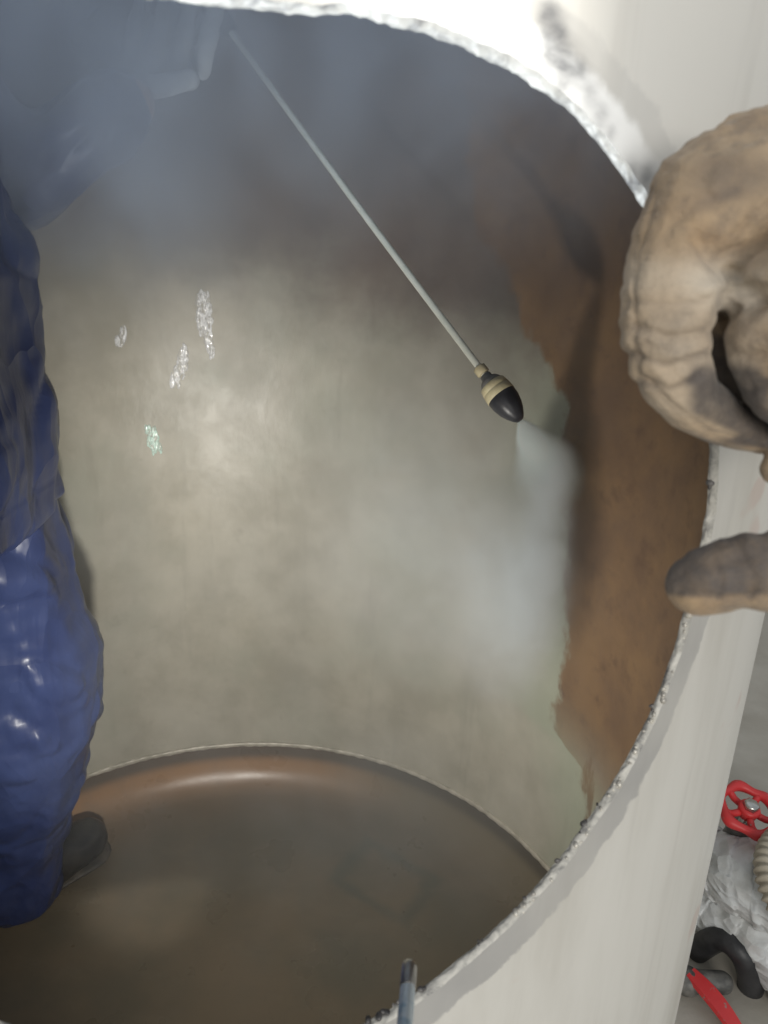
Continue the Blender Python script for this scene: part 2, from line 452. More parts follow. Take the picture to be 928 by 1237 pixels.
revolve('skirt', [(TR-.001, ZB), (TR-.001, .0), (TR-.005, .0), (TR-.005, ZB-.03)], m_paint)
v = []; f = []; n = 900; q = 8
for k in range(n):
    a = 2*math.pi*k/n
    rr = .0036*(1+.10*math.sin(a*150)+.25*N(Vector((math.cos(a)*30, math.sin(a)*30, 2))))
    zz = ZB+.002*N(Vector((math.cos(a)*9, math.sin(a)*9, 5)))
    for j in range(q):
        b_ = 2*math.pi*j/q; r = TR-WALL-.001-rr*math.cos(b_)
        v.append((TX+r*math.cos(a), TY+r*math.sin(a), zz+1.5*rr*math.sin(b_)))
for k in range(n):
    for j in range(q):
        f.append((k*q+j, k*q+(j+1) % q, ((k+1) % n)*q+(j+1) % q, ((k+1) % n)*q+j))
link('weld_seam', mesh_from('weld_seam', v, f), m_weld, tank)
def head_z(x, y):
    r = math.hypot(x-TX, y-TY)
    for (r1, z1), (r2, z2) in zip(HP, HP[1:]):
        if r2 <= r <= r1: return z2+(z1-z2)*(r-r2)/max(r1-r2, 1e-6)
    return ZB

# lamp glints painted as pale and greenish raised streaks on the back wall
m_pale_glint, nt, b = mat('pale_glint_paint'); g = G(nt)
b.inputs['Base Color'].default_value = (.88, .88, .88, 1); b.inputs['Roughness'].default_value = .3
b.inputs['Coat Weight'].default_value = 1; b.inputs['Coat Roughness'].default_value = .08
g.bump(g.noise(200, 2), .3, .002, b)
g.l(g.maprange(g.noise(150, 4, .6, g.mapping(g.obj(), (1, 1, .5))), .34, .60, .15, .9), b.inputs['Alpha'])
def painted_glint(label, spots, material=None):
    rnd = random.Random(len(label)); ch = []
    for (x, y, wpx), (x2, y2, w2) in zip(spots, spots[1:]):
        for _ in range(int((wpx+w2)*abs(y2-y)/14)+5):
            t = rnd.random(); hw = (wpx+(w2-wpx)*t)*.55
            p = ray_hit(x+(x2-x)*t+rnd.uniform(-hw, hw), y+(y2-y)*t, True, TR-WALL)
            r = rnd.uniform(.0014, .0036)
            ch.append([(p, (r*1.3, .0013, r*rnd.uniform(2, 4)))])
    me = blob('painted_glint', ch, .0011, 1, lambda c, n_: .0005*N(c*300))
    link('painted_glint', me, material or m_pale_glint, tank)['label'] = label
painted_glint('pale wet run streaking the back wall', [(273,390,9),(276,405,16),(278,425,14),(282,445,6),(285,456,4)])  # lamp glint painted as a pale streak
painted_glint('short pale wet run', [(193,428,6),(189,437,10),(187,444,6)])  # lamp glint painted as a short pale streak
painted_glint('forked pale wet run', [(256,447,6),(254,462,11),(249,478,13),(243,487,5)])  # lamp glint painted as a forked pale streak
m_glint = m_pale_glint.copy(); m_glint.name = 'green_glint_paint'
q = m_glint.node_tree.nodes['Principled BSDF']; q.inputs['Base Color'].default_value = (.74, .97, .86, 1)  # greenish lamp reflection put into the base colour
painted_glint('small greenish glinting wet run', [(220,531,9),(223,543,13),(227,557,10)], m_glint)  # lamp glint painted as a small greenish streak

# ------------------------------------------------------------------ room behind the tank
m_conc = simple('grey_beige_concrete', (.46, .425, .365), (.58, .545, .48), 3.5, .85, 0, .3, .004, bscale=40)
def quad(name, v, material):
    o = link(name, mesh_from(name, v, [(0, 1, 2, 3)]), material); return o
tag(quad('floor', [(-6, -6, 0), (6, -6, 0), (6, 4, 0), (-6, 4, 0)], m_conc), kind='structure')
tag(quad('wall', [(-6, 2.9, -.05), (6, 2.9, -.05), (6, 2.9, 3.6), (-6, 2.9, 3.6)], m_conc), kind='structure')

# ------------------------------------------------------------------ gate valve with red handwheel
m_red, nt, b = mat('chipped_red_enamel'); g = G(nt)
chip = g.maprange(g.noise(70, 5, .65), .62, .68)
g.l(g.mix(chip, g.mix(g.noise(25, 3), (.56, .03, .035), (.70, .05, .05)), (.30, .22, .20)), b.inputs['Base Color'])
b.inputs['Roughness'].default_value = .45
g.bump(g.noise(60, 4), .2, .002, b)
m_iron = simple('grey_cast_iron', (.10, .10, .095), (.24, .23, .21), 40, .55, .4, .4, .002)
m_steel = simple('bright_steel', (.45, .44, .42), (.65, .63, .58), 50, .25, .9, .15, .001)
m_wrap, nt, b = mat('grey_white_wrap'); g = G(nt)
g.l(g.mix(g.maprange(g.noise(12, 5, .6), .35, .7), (.74, .76, .77), (.55, .55, .53)), b.inputs['Base Color'])
vo = g.n('ShaderNodeTexVoronoi', feature='F1'); vo.inputs['Scale'].default_value = 28; g.l(g.mapping(g.obj(), (1, 1, 2), (.5, .4, .2)), vo.inputs['Vector'])
b.inputs['Roughness'].default_value = .38
n1 = g.bump(g.noise(13, 4, .6, g.mapping(g.obj(), (1, 5, 3), (.3, .5, .9))), .3, .008, None)
g.bump(vo.outputs['Distance'], .5, .02, b, n1)
m_black = simple('dark_rubber', (.018, .018, .02), (.045, .045, .048), 30, .45, 0, .3, .002)
m_ribbed = simple('beige_ribbed_plastic', (.42, .37, .29), (.50, .45, .36), 30, .5, 0, .2, .001)

WH = P(844, 929, 1.36)
valve = empty('gate_valve', (WH.x, WH.y, 0)); tag(valve, 'gate valve with red scalloped handwheel beside the tank base', 'valve')
ax = Vector((.06, -.26, .96)).normalized()
_, u, vv = frame_of(ax); NW = 144; MR = 14; vs = []; fs = []
for i in range(NW):
    a = 2*math.pi*i/NW; rr = .048*(1+.055*math.cos(6*a)); t = .0088*(1+.16*math.cos(6*a))
    dr = u*math.cos(a)+vv*math.sin(a)
    for j in range(MR):
        b_ = 2*math.pi*j/MR; vs.append(WH+dr*(rr+t*math.cos(b_))+ax*t*math.sin(b_))
for i in range(NW):
    for j in range(MR):
        fs.append((i*MR+j, ((i+1) % NW)*MR+j, ((i+1) % NW)*MR+(j+1) % MR, i*MR+(j+1) % MR))
wheel = link('handwheel', mesh_from('handwheel', vs, fs), m_red, valve)
for i in range(5):
    a = 2*math.pi*i/5+.5; dr = u*math.cos(a)+vv*math.sin(a)
    link('spoke', tube('spoke', [WH+dr*.014-ax*.003, WH+dr*.03-ax*.006, WH+dr*.044], .0062, 10, .006), m_red, wheel)
link('hub', lathe('hub', [(-.012, .016), (.004, .019), (.008, .017), (.009, .012)], WH, ax, 24), m_red, valve)
link('hub_nut', lathe('hub_nut', [(.008, .0135), (.017, .0135), (.019, .010)], WH, ax, 6), m_steel, valve)
link('stem', lathe('stem', [(-.07, .007), (-.01, .007)], WH, ax, 16), m_steel, valve)
link('bonnet', lathe('bonnet', [(-.125, .032), (-.10, .030), (-.085, .020), (-.06, .018), (-.055, .022), (-.045, .022), (-.043, .012)], WH, ax, 24), m_iron, valve)
link('body', blob('body', [[(WH-ax*.115, .036), (WH-ax*.17, .042)], [(WH-ax*.155+Vector((-.09, .02, 0)), .032), (WH-ax*.155+Vector((.10, -.02, 0)), .032)]], .005, 4), m_iron, valve)

def wrapped(name, label, pts_, rad, ring):
    def rf(t, L): return rad*(1+.03*math.sin(L*37+1)+(.10 if abs(t-ring) < .03 else 0))
    me = tube(name, pts_, rf, 48, .003)
    A_, B_ = Vector(pts_[0]), Vector(pts_[-1]); ax_ = (B_-A_).normalized(); up_ = Vector((.25, -.35, .5))
    for v_ in me.vertices:
        lap = (v_.co.dot(ax_)*22+v_.co.dot(up_)*9+.8*N(v_.co*6)) % 1.0
        v_.co += v_.normal*(.006*N(v_.co*12)+.0060*lap+.0018*max(0, 1-3*abs(N(Vector((v_.co.x*14, v_.co.y*34, v_.co.z*26))))))
    o = link(name, me, m_wrap); tag(o, label, 'pipe', 'wrapped pipes beside the tank'); return o
wrapped('wrapped_pipe', 'pipe bandaged in crumpled pale wrap directly under the red handwheel', [P(770, 965, 1.52), P(812, 985, 1.42), P(850, 1003, 1.34), P(905, 1020, 1.31), P(985, 1030, 1.35)], .062, .5)
wrapped('wrapped_pipe', 'pale wrapped pipe bend sloping down to the floor with an open end', [P(800, 1030, 1.44), P(842, 1050, 1.36), P(876, 1085, 1.33), P(905, 1140, 1.33), P(912, 1200, 1.36)], .046, .7)
link_ = P(790, 1125, 1.40)
o = link('wrapped_pipe', tube('wrapped_pipe', [P(770, 1118, 1.50), P(815, 1128, 1.46), P(856, 1137, 1.43)], lambda t, L: .030+.003*math.sin(L*140)+(.005 if t > .9 else 0), 28, .005), m_wrap)
tag(o, 'short pale pipe stub lying at the tank base behind the red lever', 'pipe', 'wrapped pipes beside the tank')
o = link('rubber_hose', tube('rubber_hose', [P(790, 1075, 1.42), P(815, 1062, 1.36), P(838, 1080, 1.33), P(846, 1112, 1.36), P(830, 1128, 1.40), P(795, 1110, 1.44)], .022, 20, .01), m_black)
tag(o, 'black rubber hose looped between the wrapped pipes', 'hose')
o = link('ribbed_hose', tube('ribbed_hose', [P(950, 930, 1.42), P(894, 948, 1.34), P(868, 970, 1.28), P(867, 1005, 1.235), P(892, 1050, 1.20), P(950, 1100, 1.17)], lambda t, L: .020+.0032*math.sin(L*520), 20, .0022), m_ribbed)
tag(o, 'beige ribbed hose beside the red handwheel', 'hose')
lev = empty('lever_valve', P(800, 1120, 1.30)); lev.location.z = 0
tag(lev, 'small valve with a long red lever at the tank base', 'valve')
A, B = P(782, 1098, 1.33), P(838, 1168, 1.27)
d, u, vv = frame_of(B-A)
bm = bmesh.new()
L_ = (B-A).length
for i in range(13):
    t = i/12; wd = .0115+.004*math.sin(t*math.pi); c_ = A+(B-A)*t+Vector((0, 0, .008*math.sin(t*math.pi)))
    for su, sv in ((-1, -1), (1, -1), (1, 1), (-1, 1)): bm.verts.new(c_+u*wd*su+vv*.0045*sv)
bm.verts.ensure_lookup_table()
for i in range(12):
    for j in range(4): bm.faces.new([bm.verts[i*4+j], bm.verts[i*4+(j+1) % 4], bm.verts[i*4+4+(j+1) % 4], bm.verts[i*4+4+j]])
bm.faces.new(bm.verts[0:4]); bm.faces.new(bm.verts[-4:]); bmesh.ops.recalc_face_normals(bm, faces=bm.faces)
link('lever', bm_mesh('lever', bm), m_red, lev, False)
link('body', blob('body', [[(A+Vector((0, 0, -.02)), .022), (Vector((A.x, A.y, .03)), .026)], [(Vector((A.x-.06, A.y, .03)), .02), (Vector((A.x+.06, A.y, .03)), .02)]], .004, 3), m_iron, lev)

# ------------------------------------------------------------------ steel rod hooked over the lower lip
m_chrome, nt, b = mat('blue_tinted_chrome'); g = G(nt)
g.l(g.mix(g.maprange(g.noise(90, 3), .45, .6), (.62, .68, .71), (.34, .46, .54)), b.inputs['Base Color'])
b.inputs['Metallic'].default_value = .5; b.inputs['Roughness'].default_value = .25
g.bump(g.noise(120, 3), .2, .001, b)
A, B = P(490, 1094, .330), P(478, 1262, .262)
rod = empty('steel_rod', A); tag(rod, 'thin shiny steel rod leaning on the lower lip of the opening', 'rod')
link('shaft', tube('shaft', [A, A.lerp(B, .4), B], lambda t, L: .0032, 20, .004), m_chrome, rod)
link('collar', lathe('collar', [(-.002, .0031), (.0, .0034), (.010, .0034), (.012, .0030)], A, B-A, 24), m_steel, rod)
link('tip', lathe('tip', [(-.0035, .0010), (-.003, .0023), (-.0005, .0029), (.0015, .0030)], A, B-A, 24), m_steel, rod)

# ------------------------------------------------------------------ pressure lance
m_rod = simple('lance_stainless', (.70, .72, .62), (.80, .80, .70), 60, .36, .25, .1, .0006)
m_cream = simple('worn_cream_ring', (.62, .55, .34), (.50, .42, .26), 70, .5, 0, .3, .001)
m_tip = simple('black_nozzle_plastic', (.020, .020, .024), (.04, .04, .046), 50, .38, 0, .2, .001)
HA, NB = P(312, 128, 1.06), P(574, 482, .905)
NT = P(606, 523, .890); nd = (NT-NB).normalized(); NL = (NT-NB).length
lance = empty('pressure_lance', HA); tag(lance, 'steel pressure washer lance with cream and black rotary nozzle', 'lance')
back = HA - (NB-HA).normalized()*.14
link('tube', tube('tube', [HA-(NB-HA).normalized()*.05, HA.lerp(NB, .5)+Vector((0, 0, -.003)), NB], .0043, 20, .02), m_rod, lance)
k = NL/.075
noz = link('nozzle', lathe('nozzle', [(t*k, r*.80) for t, r in ((.024, .0215), (.030, .0222), (.040, .0218), (.052, .0190), (.062, .0148), (.070, .0098), (.0745, .0060), (.0755, .003))], NB, nd, 48), m_tip, lance)
link('ring', lathe('ring', [(t*k, r*.80) for t, r in ((.006, .0180), (.007, .0200), (.0165, .0218), (.017, .0210), (.0178, .0220), (.029, .0229), (.0295, .0215))], NB, nd, 48), m_cream, noz)
link('collar', lathe('collar', [(t*k, r*.80) for t, r in ((-.012, .0052), (-.011, .0085), (-.004, .0090), (-.003, .0125), (.001, .0158), (.004, .0172), (.0065, .0180))], NB, nd, 48), m_iron, noz)
link('nut', lathe('nut', [(-.022, .0068), (-.021, .0078), (-.012, .0078), (-.011, .0068)], NB, nd, 6), m_cream, noz)
gd = (HA-NB).normalized()
gun = link('gun_body', blob('gun_body', [[(HA+gd*.03, .014), (HA+gd*.10, .019), (HA+gd*.17, .019)], [(HA+gd*.15, .018), (HA+gd*.17+Vector((-.05, 0, -.08)), .016)]], .004, 3), m_tip, lance)
hs = HA+gd*.17+Vector((-.05, 0, -.08))
link('hose', tube('hose', [hs, hs+Vector((-.04, .03, -.12)), (-.66, 1.02, 1.1), (-.72, .9, .6), (-.66, .85, .26)], .009, 14, .03), m_black, lance)

# ------------------------------------------------------------------ worker standing inside the tank
m_navy, nt, b = mat('navy_nylon'); g = G(nt)
g.l(g.mix(g.maprange(g.noise(9, 5), .3, .7), (.022, .033, .098), (.040, .058, .148)), b.inputs['Base Color'])
b.inputs['Roughness'].default_value = .34
b.inputs['Specular IOR Level'].default_value = .38
def ridged(scale, rot, stretch, off):
    q = g.noise(scale, 3, .5, g.mapping(g.obj(), stretch, rot, (off, 0, 0)), 1.4)
    return g.math('POWER', g.math('SUBTRACT', 1.0, g.math('MINIMUM', g.math('MULTIPLY', g.math('ABSOLUTE', g.math('SUBTRACT', q, .5)), 5.0), 1.0)), 2.0)
hgt = g.math('ADD', g.math('MULTIPLY', ridged(7, (0, .7, 0), (1, 1, .45), 0), 1.0), g.math('MULTIPLY', ridged(11, (0, -.6, .3), (1, 1, .5), 3), .2))
vo = g.n('ShaderNodeTexVoronoi', feature='F1'); vo.inputs['Scale'].default_value = 13
wv = g.n('ShaderNodeVectorMath', operation='ADD'); nc = g.n('ShaderNodeTexNoise'); nc.inputs['Scale'].default_value = 9
sc_ = g.n('ShaderNodeVectorMath', operation='SCALE'); sc_.inputs['Scale'].default_value = .09
g.l(g.obj(), nc.inputs['Vector']); g.l(nc.outputs['Color'], sc_.inputs[0]); g.l(g.mapping(g.obj(), (1, 1, .55), (0, .6, 0)), wv.inputs[0]); g.l(sc_.outputs[0], wv.inputs[1]); g.l(wv.outputs[0], vo.inputs['Vector'])
n0 = g.bump(vo.outputs['Distance'], .45, .03, None)
n1 = g.bump(hgt, .16, .008, None, n0)
g.bump(g.noise(90, 4, .6), .10, .001, b, n1)
m_boot = simple('black_wet_boot', (.012, .012, .013), (.035, .033, .03), 20, .32, 0, .3, .004)
m_sole = simple('muddy_boot_sole', (.03, .028, .024), (.07, .06, .048), 35, .6, 0, .5, .003)
m_white = simple('white_cotton_glove', (.50, .51, .50), (.62, .63, .61), 40, .9, 0, .4, .002)
m_skin = simple('skin', (.42, .26, .19), (.48, .30, .22), 20, .5)
def lean(p):
    x, y, z = p
    return (x-.045*(z-1.0)-.012, y+.012, z-.045-.035*min(max((.9-z)/.65, 0), 1))
def pblob(name, chains, *a): return blob(name, [[(lean(p), r) for p, r in ch_] for ch_ in chains], *a)
person = empty('person', (-.57, .82, head_z(-.57, .82)))
tag(person, 'worker in navy rain suit and black boots standing inside the tank', 'person')
def folds(c, n_):
    big = N(Vector((c.x*4+3, c.y*4, c.z*3.2)))
    a1 = c.z*.72-c.x*.69; b1 = c.z*.69+c.x*.72                   # folds run diagonally down the cloth
    w_ = N(c*5+Vector((3, 1, 7)))*.06
    q = Vector((a1*13+w_*8, b1*3.2+w_*6, c.y*7+5)); q2 = Vector((b1*16+w_*9, a1*4.5, c.y*9+2))
    f1 = N(q); f2 = N(q2); m_ = .5+.9*N(c*3.1+Vector((9, 2, 4)))
    m_ = min(max(m_, 0), 1)
    cr = max(0, 1-3.0*abs(f1))**2; cr2 = max(0, 1-3.0*abs(f2))**2
    return .008*big+m_*(.020*f1-.009*cr)+(1-m_)*(.016*f2-.008*cr2)+.0012*N(c*45)
def torso_r(z): return (.155, .235, .09)
body = pblob('body', [
    [((-.57, .82, .98), (.12, .17, .11)), ((-.57, .82, 1.2), (.11, .16, .1)), ((-.57, .82, 1.45), (.11, .18, .1)), ((-.56, .82, 1.56), .06), ((-.55, .83, 1.64), .058)],
    [((-.54, .83, 1.72), (.088, .075, .11)), ((-.53, .83, 1.77), (.092, .077, .10))],
    [((-.45, .83, 1.70), .014), ((-.433, .83, 1.68), .012)],
    [((-.54, .915, 1.71), .014)], [((-.54, .745, 1.71), .014)],
    [((-.54, .92, .95), .085), ((-.52, .95, .66), .065), ((-.59, 1.0, .28), .045)],
    [((-.60, .72, .95), .085), ((-.60, .69, .64), .065), ((-.62, .67, .28), .045)],
    [((-.55, 1.01, 1.48), .06), ((-.47, 1.10, 1.31), .045), ((-.33, 1.13, 1.42), .034)],
    [((-.57, .63, 1.47), .06), ((-.67, .56, 1.2), .045), ((-.62, .53, .98), .034)]], .008, 5)
link('body', body, m_skin, person)
trousers = pblob('trousers', [
    [((-.57, .82, 1.0), (.14, .20, .10)), ((-.57, .82, .94), (.14, .20, .09))],
    [((-.535, .91, .95), .125), ((-.520, .94, .80), .116), ((-.508, .95, .70), .112), ((-.515, .955, .60), .108), ((-.555, .97, .46), .092), ((-.592, 1.0, .34), .080), ((-.605, 1.01, .255), .074)],
    [((-.60, .72, .95), .115), ((-.61, .69, .64), .105), ((-.62, .67, .34), .080), ((-.62, .67, .29), .078)]], .0065, 4, folds)
link('trousers', trousers, m_navy, person)
jacket = pblob('jacket', [
    [((-.555, .82, .925), (.172, .245, .05)), ((-.545, .82, 1.0), (.175, .235, .07)), ((-.54, .83, 1.2), (.175, .235, .1)), ((-.57, .82, 1.44), (.145, .235, .1)), ((-.57, .82, 1.53), (.10, .16, .06))],
    [((-.57, .84, 1.60), (.085, .09, .05))],
    [((-.455, .955, .925), (.045, .055, .02)), ((-.46, .94, 1.0), .05)],
    [((-.56, 1.00, 1.48), .085), ((-.48, 1.09, 1.31), .070), ((-.35, 1.12, 1.405), .056)],
    [((-.58, .64, 1.47), .085), ((-.67, .58, 1.2), .066), ((-.62, .55, 1.0), .055)]], .0065, 4, folds)
link('jacket', jacket, m_navy, person)
hood = pblob('hood', [[((-.565, .83, 1.64), (.10, .10, .06)), ((-.56, .83, 1.74), (.108, .10, .10)), ((-.56, .83, 1.80), (.10, .095, .075))]], .008, 4, lambda c, n_: .5*folds(c, n_) - (.05 if n_.x > .75 and 1.57 < c.z < 1.77 else 0))
link('hood', hood, m_navy, person)
def boot(hx, hy, tx, ty, zh):
    zt = head_z(tx, ty); hh = head_z(hx, hy)
    ch = [[((hx, hy, hh+.040), (.042, .042, .038)), ((hx*.5+tx*.5, hy*.5+ty*.5, (hh+zt)/2+.045), (.044, .044, .042)), ((tx, ty, zt+.046), (.046, .046, .040))],
          [((hx, hy, hh+.05), .05), ((hx+.01, hy+.005, hh+.2), .058)]]
    bt = link('boot', blob('boot', ch, .006, 4, lambda c, n_: .005*N(c*14)+.003*N(c*40)), m_boot, person)
    so = [[((hx, hy, hh+.010), (.047, .047, .009)), ((hx*.5+tx*.5, hy*.5+ty*.5, (hh+zt)/2+.012), (.044, .044, .009)), ((tx, ty, zt+.014), (.050, .050, .009))]]
    link('sole', blob('sole', so, .005, 2), m_sole, bt)
boot(-.615, 1.045, -.530, 1.160, .2); boot(-.63, .66, -.48, .62, .2)
# gloved hand round the grip of the lance
HC = P(235, 145, 1.075)
def hp(px, py, d): return P(px, py, 1.075+d)
ch = [[(hp(250, 120, .0), .034), (hp(215, 150, .0), .036), (hp(180, 120, .02), .034)], [(hp(185, 150, .0), .028), (hp(160, 130, .03), .030)]]
for i, (a, l_) in enumerate(((292, .9), (266, 1.0), (240, .96), (214, .85))):
    ch.append([(hp(a-18, 158-i*2, -.012), .0135), (hp(a-12, 128, -.042*l_), .0130), (hp(a-4, 96, -.034*l_), .0122), (hp(a+2, 80, -.006), .0112)])
ch.append([(hp(190, 165, -.01), .017), (hp(225, 176, -.035), .0155), (hp(262, 168, -.048), .0135)])
link('glove', blob('glove', ch, .0032, 3, lambda c, n_: .002*N(c*60)), m_white, person)
link('glove', pblob('glove', [[((-.62, .545, .98), .035), ((-.61, .54, .92), .04), ((-.60, .54, .86), .03)]] + [[((-.60, .515+.018*i, .88), .012), ((-.595, .515+.018*i, .83), .011), ((-.585, .515+.018*i, .795), .010)] for i in range(4)] + [[((-.585, .52, .93), .014), ((-.565, .50, .88), .012)]], .004, 3), m_white, person)

# ------------------------------------------------------------------ leather-gloved hand at the right of the opening
m_leather, nt, b = mat('dirty_tan_leather'); g = G(nt)
base = g.mix(g.maprange(g.noise(22, 5, .6), .3, .7), (.42, .285, .165), (.60, .44, .275))
base = g.mix(g.math('MULTIPLY', g.attr('pale'), .85), base, g.mix(g.noise(60, 4), (.64, .56, .45), (.78, .70, .58)))
dirt_and_shade = g.math('MULTIPLY', g.maprange(g.noise(24, 6, .72), .36, .70, .05, 1.0), g.maprange(g.noise(110, 4, .7), .3, .65, .55, 1))
dirt_and_shade = g.math('MAXIMUM', g.math('MULTIPLY', dirt_and_shade, .72), g.math('MULTIPLY', g.attr('grime'), g.maprange(g.noise(75, 5, .7), .25, .6, .75, 1)))  # grime attribute: soiling, plus shade painted into the finger gap
col = g.mix(dirt_and_shade, base, g.mix(g.noise(90, 4), (.055, .046, .042), (.165, .140, .125)))
g.l(col, b.inputs['Base Color']); b.inputs['Roughness'].default_value = .72; b.inputs['Sheen Weight'].default_value = .15
n1 = g.bump(g.noise(30, 4, .55, g.mapping(g.obj(), (1, 1, 2)), .8), .5, .006, None)
g.bump(g.noise(240, 5, .65), .6, .0016, b, n1)
m_sleeve = simple('grey_work_sleeve', (.10, .10, .11), (.16, .16, .17), 30, .8, 0, .5, .004)
D0 = .262
def H(px, py, d=0.0): return P(px, py, D0+d*.75)
px_m = D0/FPX
hand = empty('gloved_hand', H(960, 470, .03))
tag(hand, 'hand in a dirty tan leather work glove gripping beside the opening', 'hand')
def C(*seq): return [(H(x, y, d), r*px_m) for x, y, d, r in seq]
index = C((860, 285, .005, 88), (812, 300, .002, 78), (782, 345, -.002, 62), (764, 388, -.007, 51), (755, 425, -.010, 44), (762, 468, -.006, 40), (784, 504, .002, 33), (822, 529, .016, 27), (860, 540, .030, 23))
second = C((900, 300, .03, 80), (846, 360, .026, 46), (820, 425, .026, 36), (832, 482, .028, 34), (872, 522, .032, 30))
back_h = C((985, 400, .03, 170), (945, 345, .022, 135), (905, 312, .012, 105), (860, 292, .01, 84))
palm = C((1000, 460, .0, 120), (940, 455, -.004, 72), (886, 440, -.014, 60), (888, 482, -.014, 48), (912, 512, -.010, 38))
web = C((940, 395, -.026, 56), (892, 388, -.020, 45), (846, 380, -.008, 40), (815, 368, -.002, 34))
fold_ = C((960, 332, -.055, 34), (900, 352, -.046, 27), (866, 364, -.036, 19), (852, 369, -.030, 13))
nub = C((920, 520, .02, 48), (890, 555, .018, 26), (872, 574, .016, 20))
thumb = C((1010, 500, .01, 100), (1010, 590, -.004, 72), (950, 655, -.012, 50), (880, 680, -.014, 45), (830, 684, -.014, 39), (798, 692, -.013, 33), (787, 697, -.012, 28))
tknob = C((985, 590, -.01, 60), (905, 652, .004, 32), (866, 668, .004, 26), (838, 668, .002, 20))
def sm(a, b, x):
    t = min(max((x-a)/(b-a), 0), 1); return t*t*(3-2*t)
CREASE = [([(720, 424), (760, 434), (798, 428)], -.0013, 5), ([(718, 452), (756, 464), (800, 452)], -.0015, 5), ([(728, 484), (762, 490), (798, 474)], -.0013, 5),
          ([(716, 400), (770, 402), (800, 398)], -.0008, 5), ([(742, 284), (726, 350), (722, 420), (730, 478), (768, 512), (812, 540), (856, 550)], -.0010, 3.5),
          ([(800, 388), (835, 378), (880, 362), (930, 345)], .0022, 8), ([(818, 412), (850, 402), (900, 392)], -.0020, 6), ([(826, 350), (870, 334), (930, 318)], -.0014, 8),
          ([(762, 325), (790, 300), (830, 285)], -.0007, 7), ([(840, 455), (870, 450), (920, 455)], -.0012, 5), ([(846, 490), (880, 478), (930, 486)], -.0012, 5),
          ([(834, 655), (848, 690), (846, 715)], -.0010, 5), ([(874, 645), (882, 690), (876, 718)], -.0010, 5), ([(770, 702), (820, 710), (900, 708)], -.0008, 3.5), ([(806, 668), (816, 695), (812, 712)], -.0007, 4)]
def crease(X, Y, depth=None):
    tot = 0
    for pl_, amp, wd in CREASE:
        if not (pl_[0][0]-20 < X < max(q[0] for q in pl_)+20): continue
        best = 1e9
        for (x0, y0), (x1, y1) in zip(pl_, pl_[1:]):
            dx, dy = x1-x0, y1-y0; t = min(max(((X-x0)*dx+(Y-y0)*dy)/(dx*dx+dy*dy), 0), 1)
            best = min(best, math.hypot(X-x0-dx*t, Y-y0-dy*t))
        if best < wd*3: tot += amp*math.exp(-(best/wd)**2)
    return tot
def wrinkle(c, n_):
    q = (c-CAM)
    a = 1-2.4*abs(N(Vector((c.x*28, c.y*28, c.z*85))))
    b_ = max(0, 1-3.5*abs(N(Vector((c.x*40+2, c.y*40, c.z*62+c.x*25)))))
    X, Y, d = pixel(c)
    k1 = sm(385, 415, Y)*sm(505, 480, Y)*sm(812, 780, X)
    k2 = sm(630, 645, Y)*sm(812, 835, X)
    # valley between the back of the hand and the thumb web
    ux, uy = .65, .76; tx_, ty_ = X-785, Y-322; al = tx_*ux+ty_*uy; ac = abs(tx_*uy-ty_*ux)
    val = .0042*math.exp(-(ac/13)**2)*sm(-15, 20, al)*sm(125, 80, al)
    wobx, woby = 5*N(c*60), 5*N(c*60+Vector((7, 3, 1)))
    return crease(X+wobx, Y+woby)-val+.0005*a+.0005*N(c*70)+.0009*N(c*26)-.0009*b_+.0005*k1*math.sin((Y+.35*X+9*N(c*40))/5.2)+.0005*k2*math.sin((X-.4*Y+14*N(c*40))/9)
gl = blob('glove', [index, second, back_h, palm, web, fold_, nub, thumb, tknob], .0011, 4, wrinkle)
go = link('glove', gl, m_leather, hand)
pale, grime = [], []
for v_ in gl.vertices:
    X, Y, d = pixel(v_.co)
    s1 = sm(330, 385, Y)*sm(880, 815, X)*sm(560, 500, Y)
    s2 = .9*math.exp(-((X-850)**2/900+(Y-392)**2/500))  # highlight on the folds painted as a pale spot
    pale.append(min(1, s1*(.65+.7*N(v_.co*45))+s2))
    t1 = sm(610, 640, Y)*sm(712, 700, Y)*sm(930, 850, X)
    t2 = .75*math.exp(-((X-830)**2/6000+(Y-265)**2/1500))
    yb = 520+(X-760)*.44
    t3 = .97*sm(768, 795, X)*sm(yb-8, yb-20, Y)*sm(452, 476, Y)*sm(.240, .246, d)  # inside of the curled finger: dark suede with its shading painted in
    gap_shade = .97*sm(.266, .272, d)*sm(425, 440, Y)*sm(560, 540, Y)*sm(782, 795, X)  # shade of the gap behind the finger put into the colour
    t5 = min(.55, max(0, -crease(X, Y))*380)
    grime.append(min(.97, t1*1.0+t2+t3+gap_shade+t5))  # grime plus the painted shade of the finger and its gap
for nm, vals in (('pale', pale), ('grime', grime)):
    a = gl.attributes.new(nm, 'FLOAT', 'POINT'); a.data.foreach_set('value', np.array(vals, dtype=np.float32))
sleeve = blob('sleeve', [[(H(1075, 395, .035), .060), (H(1180, 360, .05), .066), (H(1400, 300, .10), .07)]], .004, 3, lambda c, n_: .004*(1-2*abs(N(c*24))))
link('sleeve', sleeve, m_sleeve, hand)

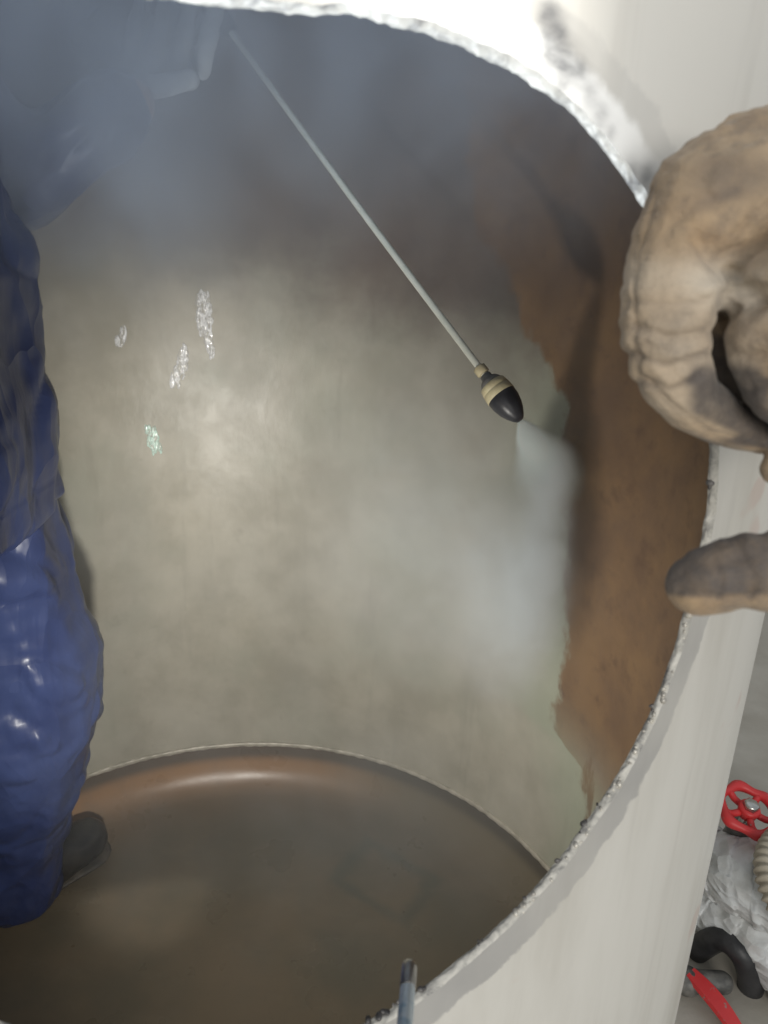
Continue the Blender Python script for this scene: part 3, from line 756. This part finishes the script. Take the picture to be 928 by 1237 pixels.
# ------------------------------------------------------------------ steam and spray
def volume(name, density_fn, colour, aniso):
    m = bpy.data.materials.new(name); m.use_nodes = True; nt = m.node_tree
    nt.nodes.remove(nt.nodes['Principled BSDF'])
    pv = nt.nodes.new('ShaderNodeVolumePrincipled'); pv.inputs['Color'].default_value = (*colour, 1)
    pv.inputs['Anisotropy'].default_value = aniso
    g = G(nt); g.l(density_fn(g), pv.inputs['Density'])
    g.l(pv.outputs[0], nt.nodes['Material Output'].inputs['Volume'])
    return m
def local(g, loc, rot=(0, 0, 0), scale=(1, 1, 1)):
    m = g.n('ShaderNodeMapping', vector_type='TEXTURE'); g.l(g.obj(), m.inputs[0])
    m.inputs['Location'].default_value = loc; m.inputs['Rotation'].default_value = rot; m.inputs['Scale'].default_value = scale
    return m.outputs[0]
def puff(g, loc, scale, rot=(0, 0, 0)):
    ln = g.n('ShaderNodeVectorMath', operation='LENGTH'); g.l(local(g, loc, rot, scale), ln.inputs[0])
    return g.maprange(ln.outputs['Value'], .15, 1.0, 1, 0)
def steam_density(g):
    sx = g.n('ShaderNodeSeparateXYZ'); g.l(g.obj(), sx.inputs[0])
    up = g.math('ADD', g.maprange(sx.outputs[2], 1.14, 1.50, .085, 1), g.math('MULTIPLY', puff(g, (-.42, .98, 1.36), (.30, .30, .36)), 2.2))
    nz = g.noise(4.0, 2, .55, g.mapping(g.obj(), (1, 1, .8)), 1.0)
    far = g.maprange(sx.outputs[1], .60, 1.0, 0, 1)
    return g.math('MULTIPLY', g.math('MULTIPLY', g.math('MULTIPLY', up, far), g.maprange(nz, .36, .70, .08, 1)), 6.0)
m_steam = volume('steam', steam_density, (.86, .92, 1.0), .25)
n = 64; v = []; f = []
for z, r in ((.26, .535), (1.94, .535)):
    for k_ in range(n): a = 2*math.pi*k_/n; v.append((TX+r*math.cos(a), max(TY+r*math.sin(a), .50), z))
for k_ in range(n): f.append((k_, (k_+1) % n, n+(k_+1) % n, n+k_))
f.append(tuple(range(n-1, -1, -1))); f.append(tuple(range(n, 2*n)))
st = link('steam', mesh_from('steam', v, f), m_steam, None, False)
tag(st, 'thin drifting steam filling the inside of the tank', 'steam', kind='stuff')
WP = ray_hit(640, 584, True, TR-WALL-.012)
sd = WP-NT; L_ = sd.length
def spray_density(g):
    sx = g.n('ShaderNodeSeparateXYZ'); g.l(local(g, NT, sd.to_track_quat('Z', 'Y').to_euler()), sx.inputs[0])
    r = g.math('SQRT', g.math('ADD', g.math('POWER', g.math('ABSOLUTE', sx.outputs[0]), 2.0), g.math('POWER', g.math('ABSOLUTE', sx.outputs[1]), 2.0)))
    cone = g.math('MULTIPLY_ADD', sx.outputs[2], .20, .004)
    fall = g.maprange(g.math('DIVIDE', r, cone), .25, 1.0, 1, 0)
    nz = g.maprange(g.noise(22, 4, .6, None, .5), .3, .7, .45, 1)
    core = g.maprange(sx.outputs[2], .0, .14, 7.0, .6)
    return g.math('MULTIPLY', g.math('MULTIPLY', g.math('MULTIPLY', fall, nz), core), 85)
m_spray = volume('spray_mist', spray_density, (.92, .98, .97), .1)
sp = link('water_spray', lathe('water_spray', [(.0, .004), (.02, .010), (L_*.35, L_*.35*.20+.006), (L_*.97, L_*.97*.20+.006)], NT, sd, 32), m_spray)
tag(sp, 'white cone of water spraying from the nozzle onto the wall', 'spray', kind='stuff')
PUFF = [((640, 588, 1.05), (.036, .05, .075)), ((632, 645, 1.06), (.045, .055, .13)), ((618, 700, 1.06), (.065, .065, .17)), ((592, 715, 1.05), (.11, .09, .21)), ((520, 640, 1.0), (.22, .13, .27))]
def plume_density(g):
    tot = None
    for (c, s_), k_ in zip(PUFF, (.8, .8, .6, .30, .10)):
        q = g.math('MULTIPLY', puff(g, P(*c), s_), k_)
        tot = q if tot is None else g.math('ADD', tot, q)
    return g.math('MULTIPLY', g.math('MULTIPLY', tot, g.maprange(g.noise(12, 3, .55, None, 1.2), .25, .80, .25, 1)), 44)
m_plume = volume('plume_mist', plume_density, (.92, .97, 1.0), .1)
pl = link('spray_mist', blob('spray_mist', [[(P(*c), s_)] for c, s_ in PUFF], .012, 2), m_plume)
for v_ in pl.data.vertices:          # keep the mist inside the tank wall
    r = math.hypot(v_.co.x-TX, v_.co.y-TY)
    if r > TR-WALL-.01:
        q = (TR-WALL-.01)/r; v_.co.x = TX+(v_.co.x-TX)*q; v_.co.y = TY+(v_.co.y-TY)*q
tag(pl, 'white mist rebounding from the wall below the spray', 'mist', kind='stuff')
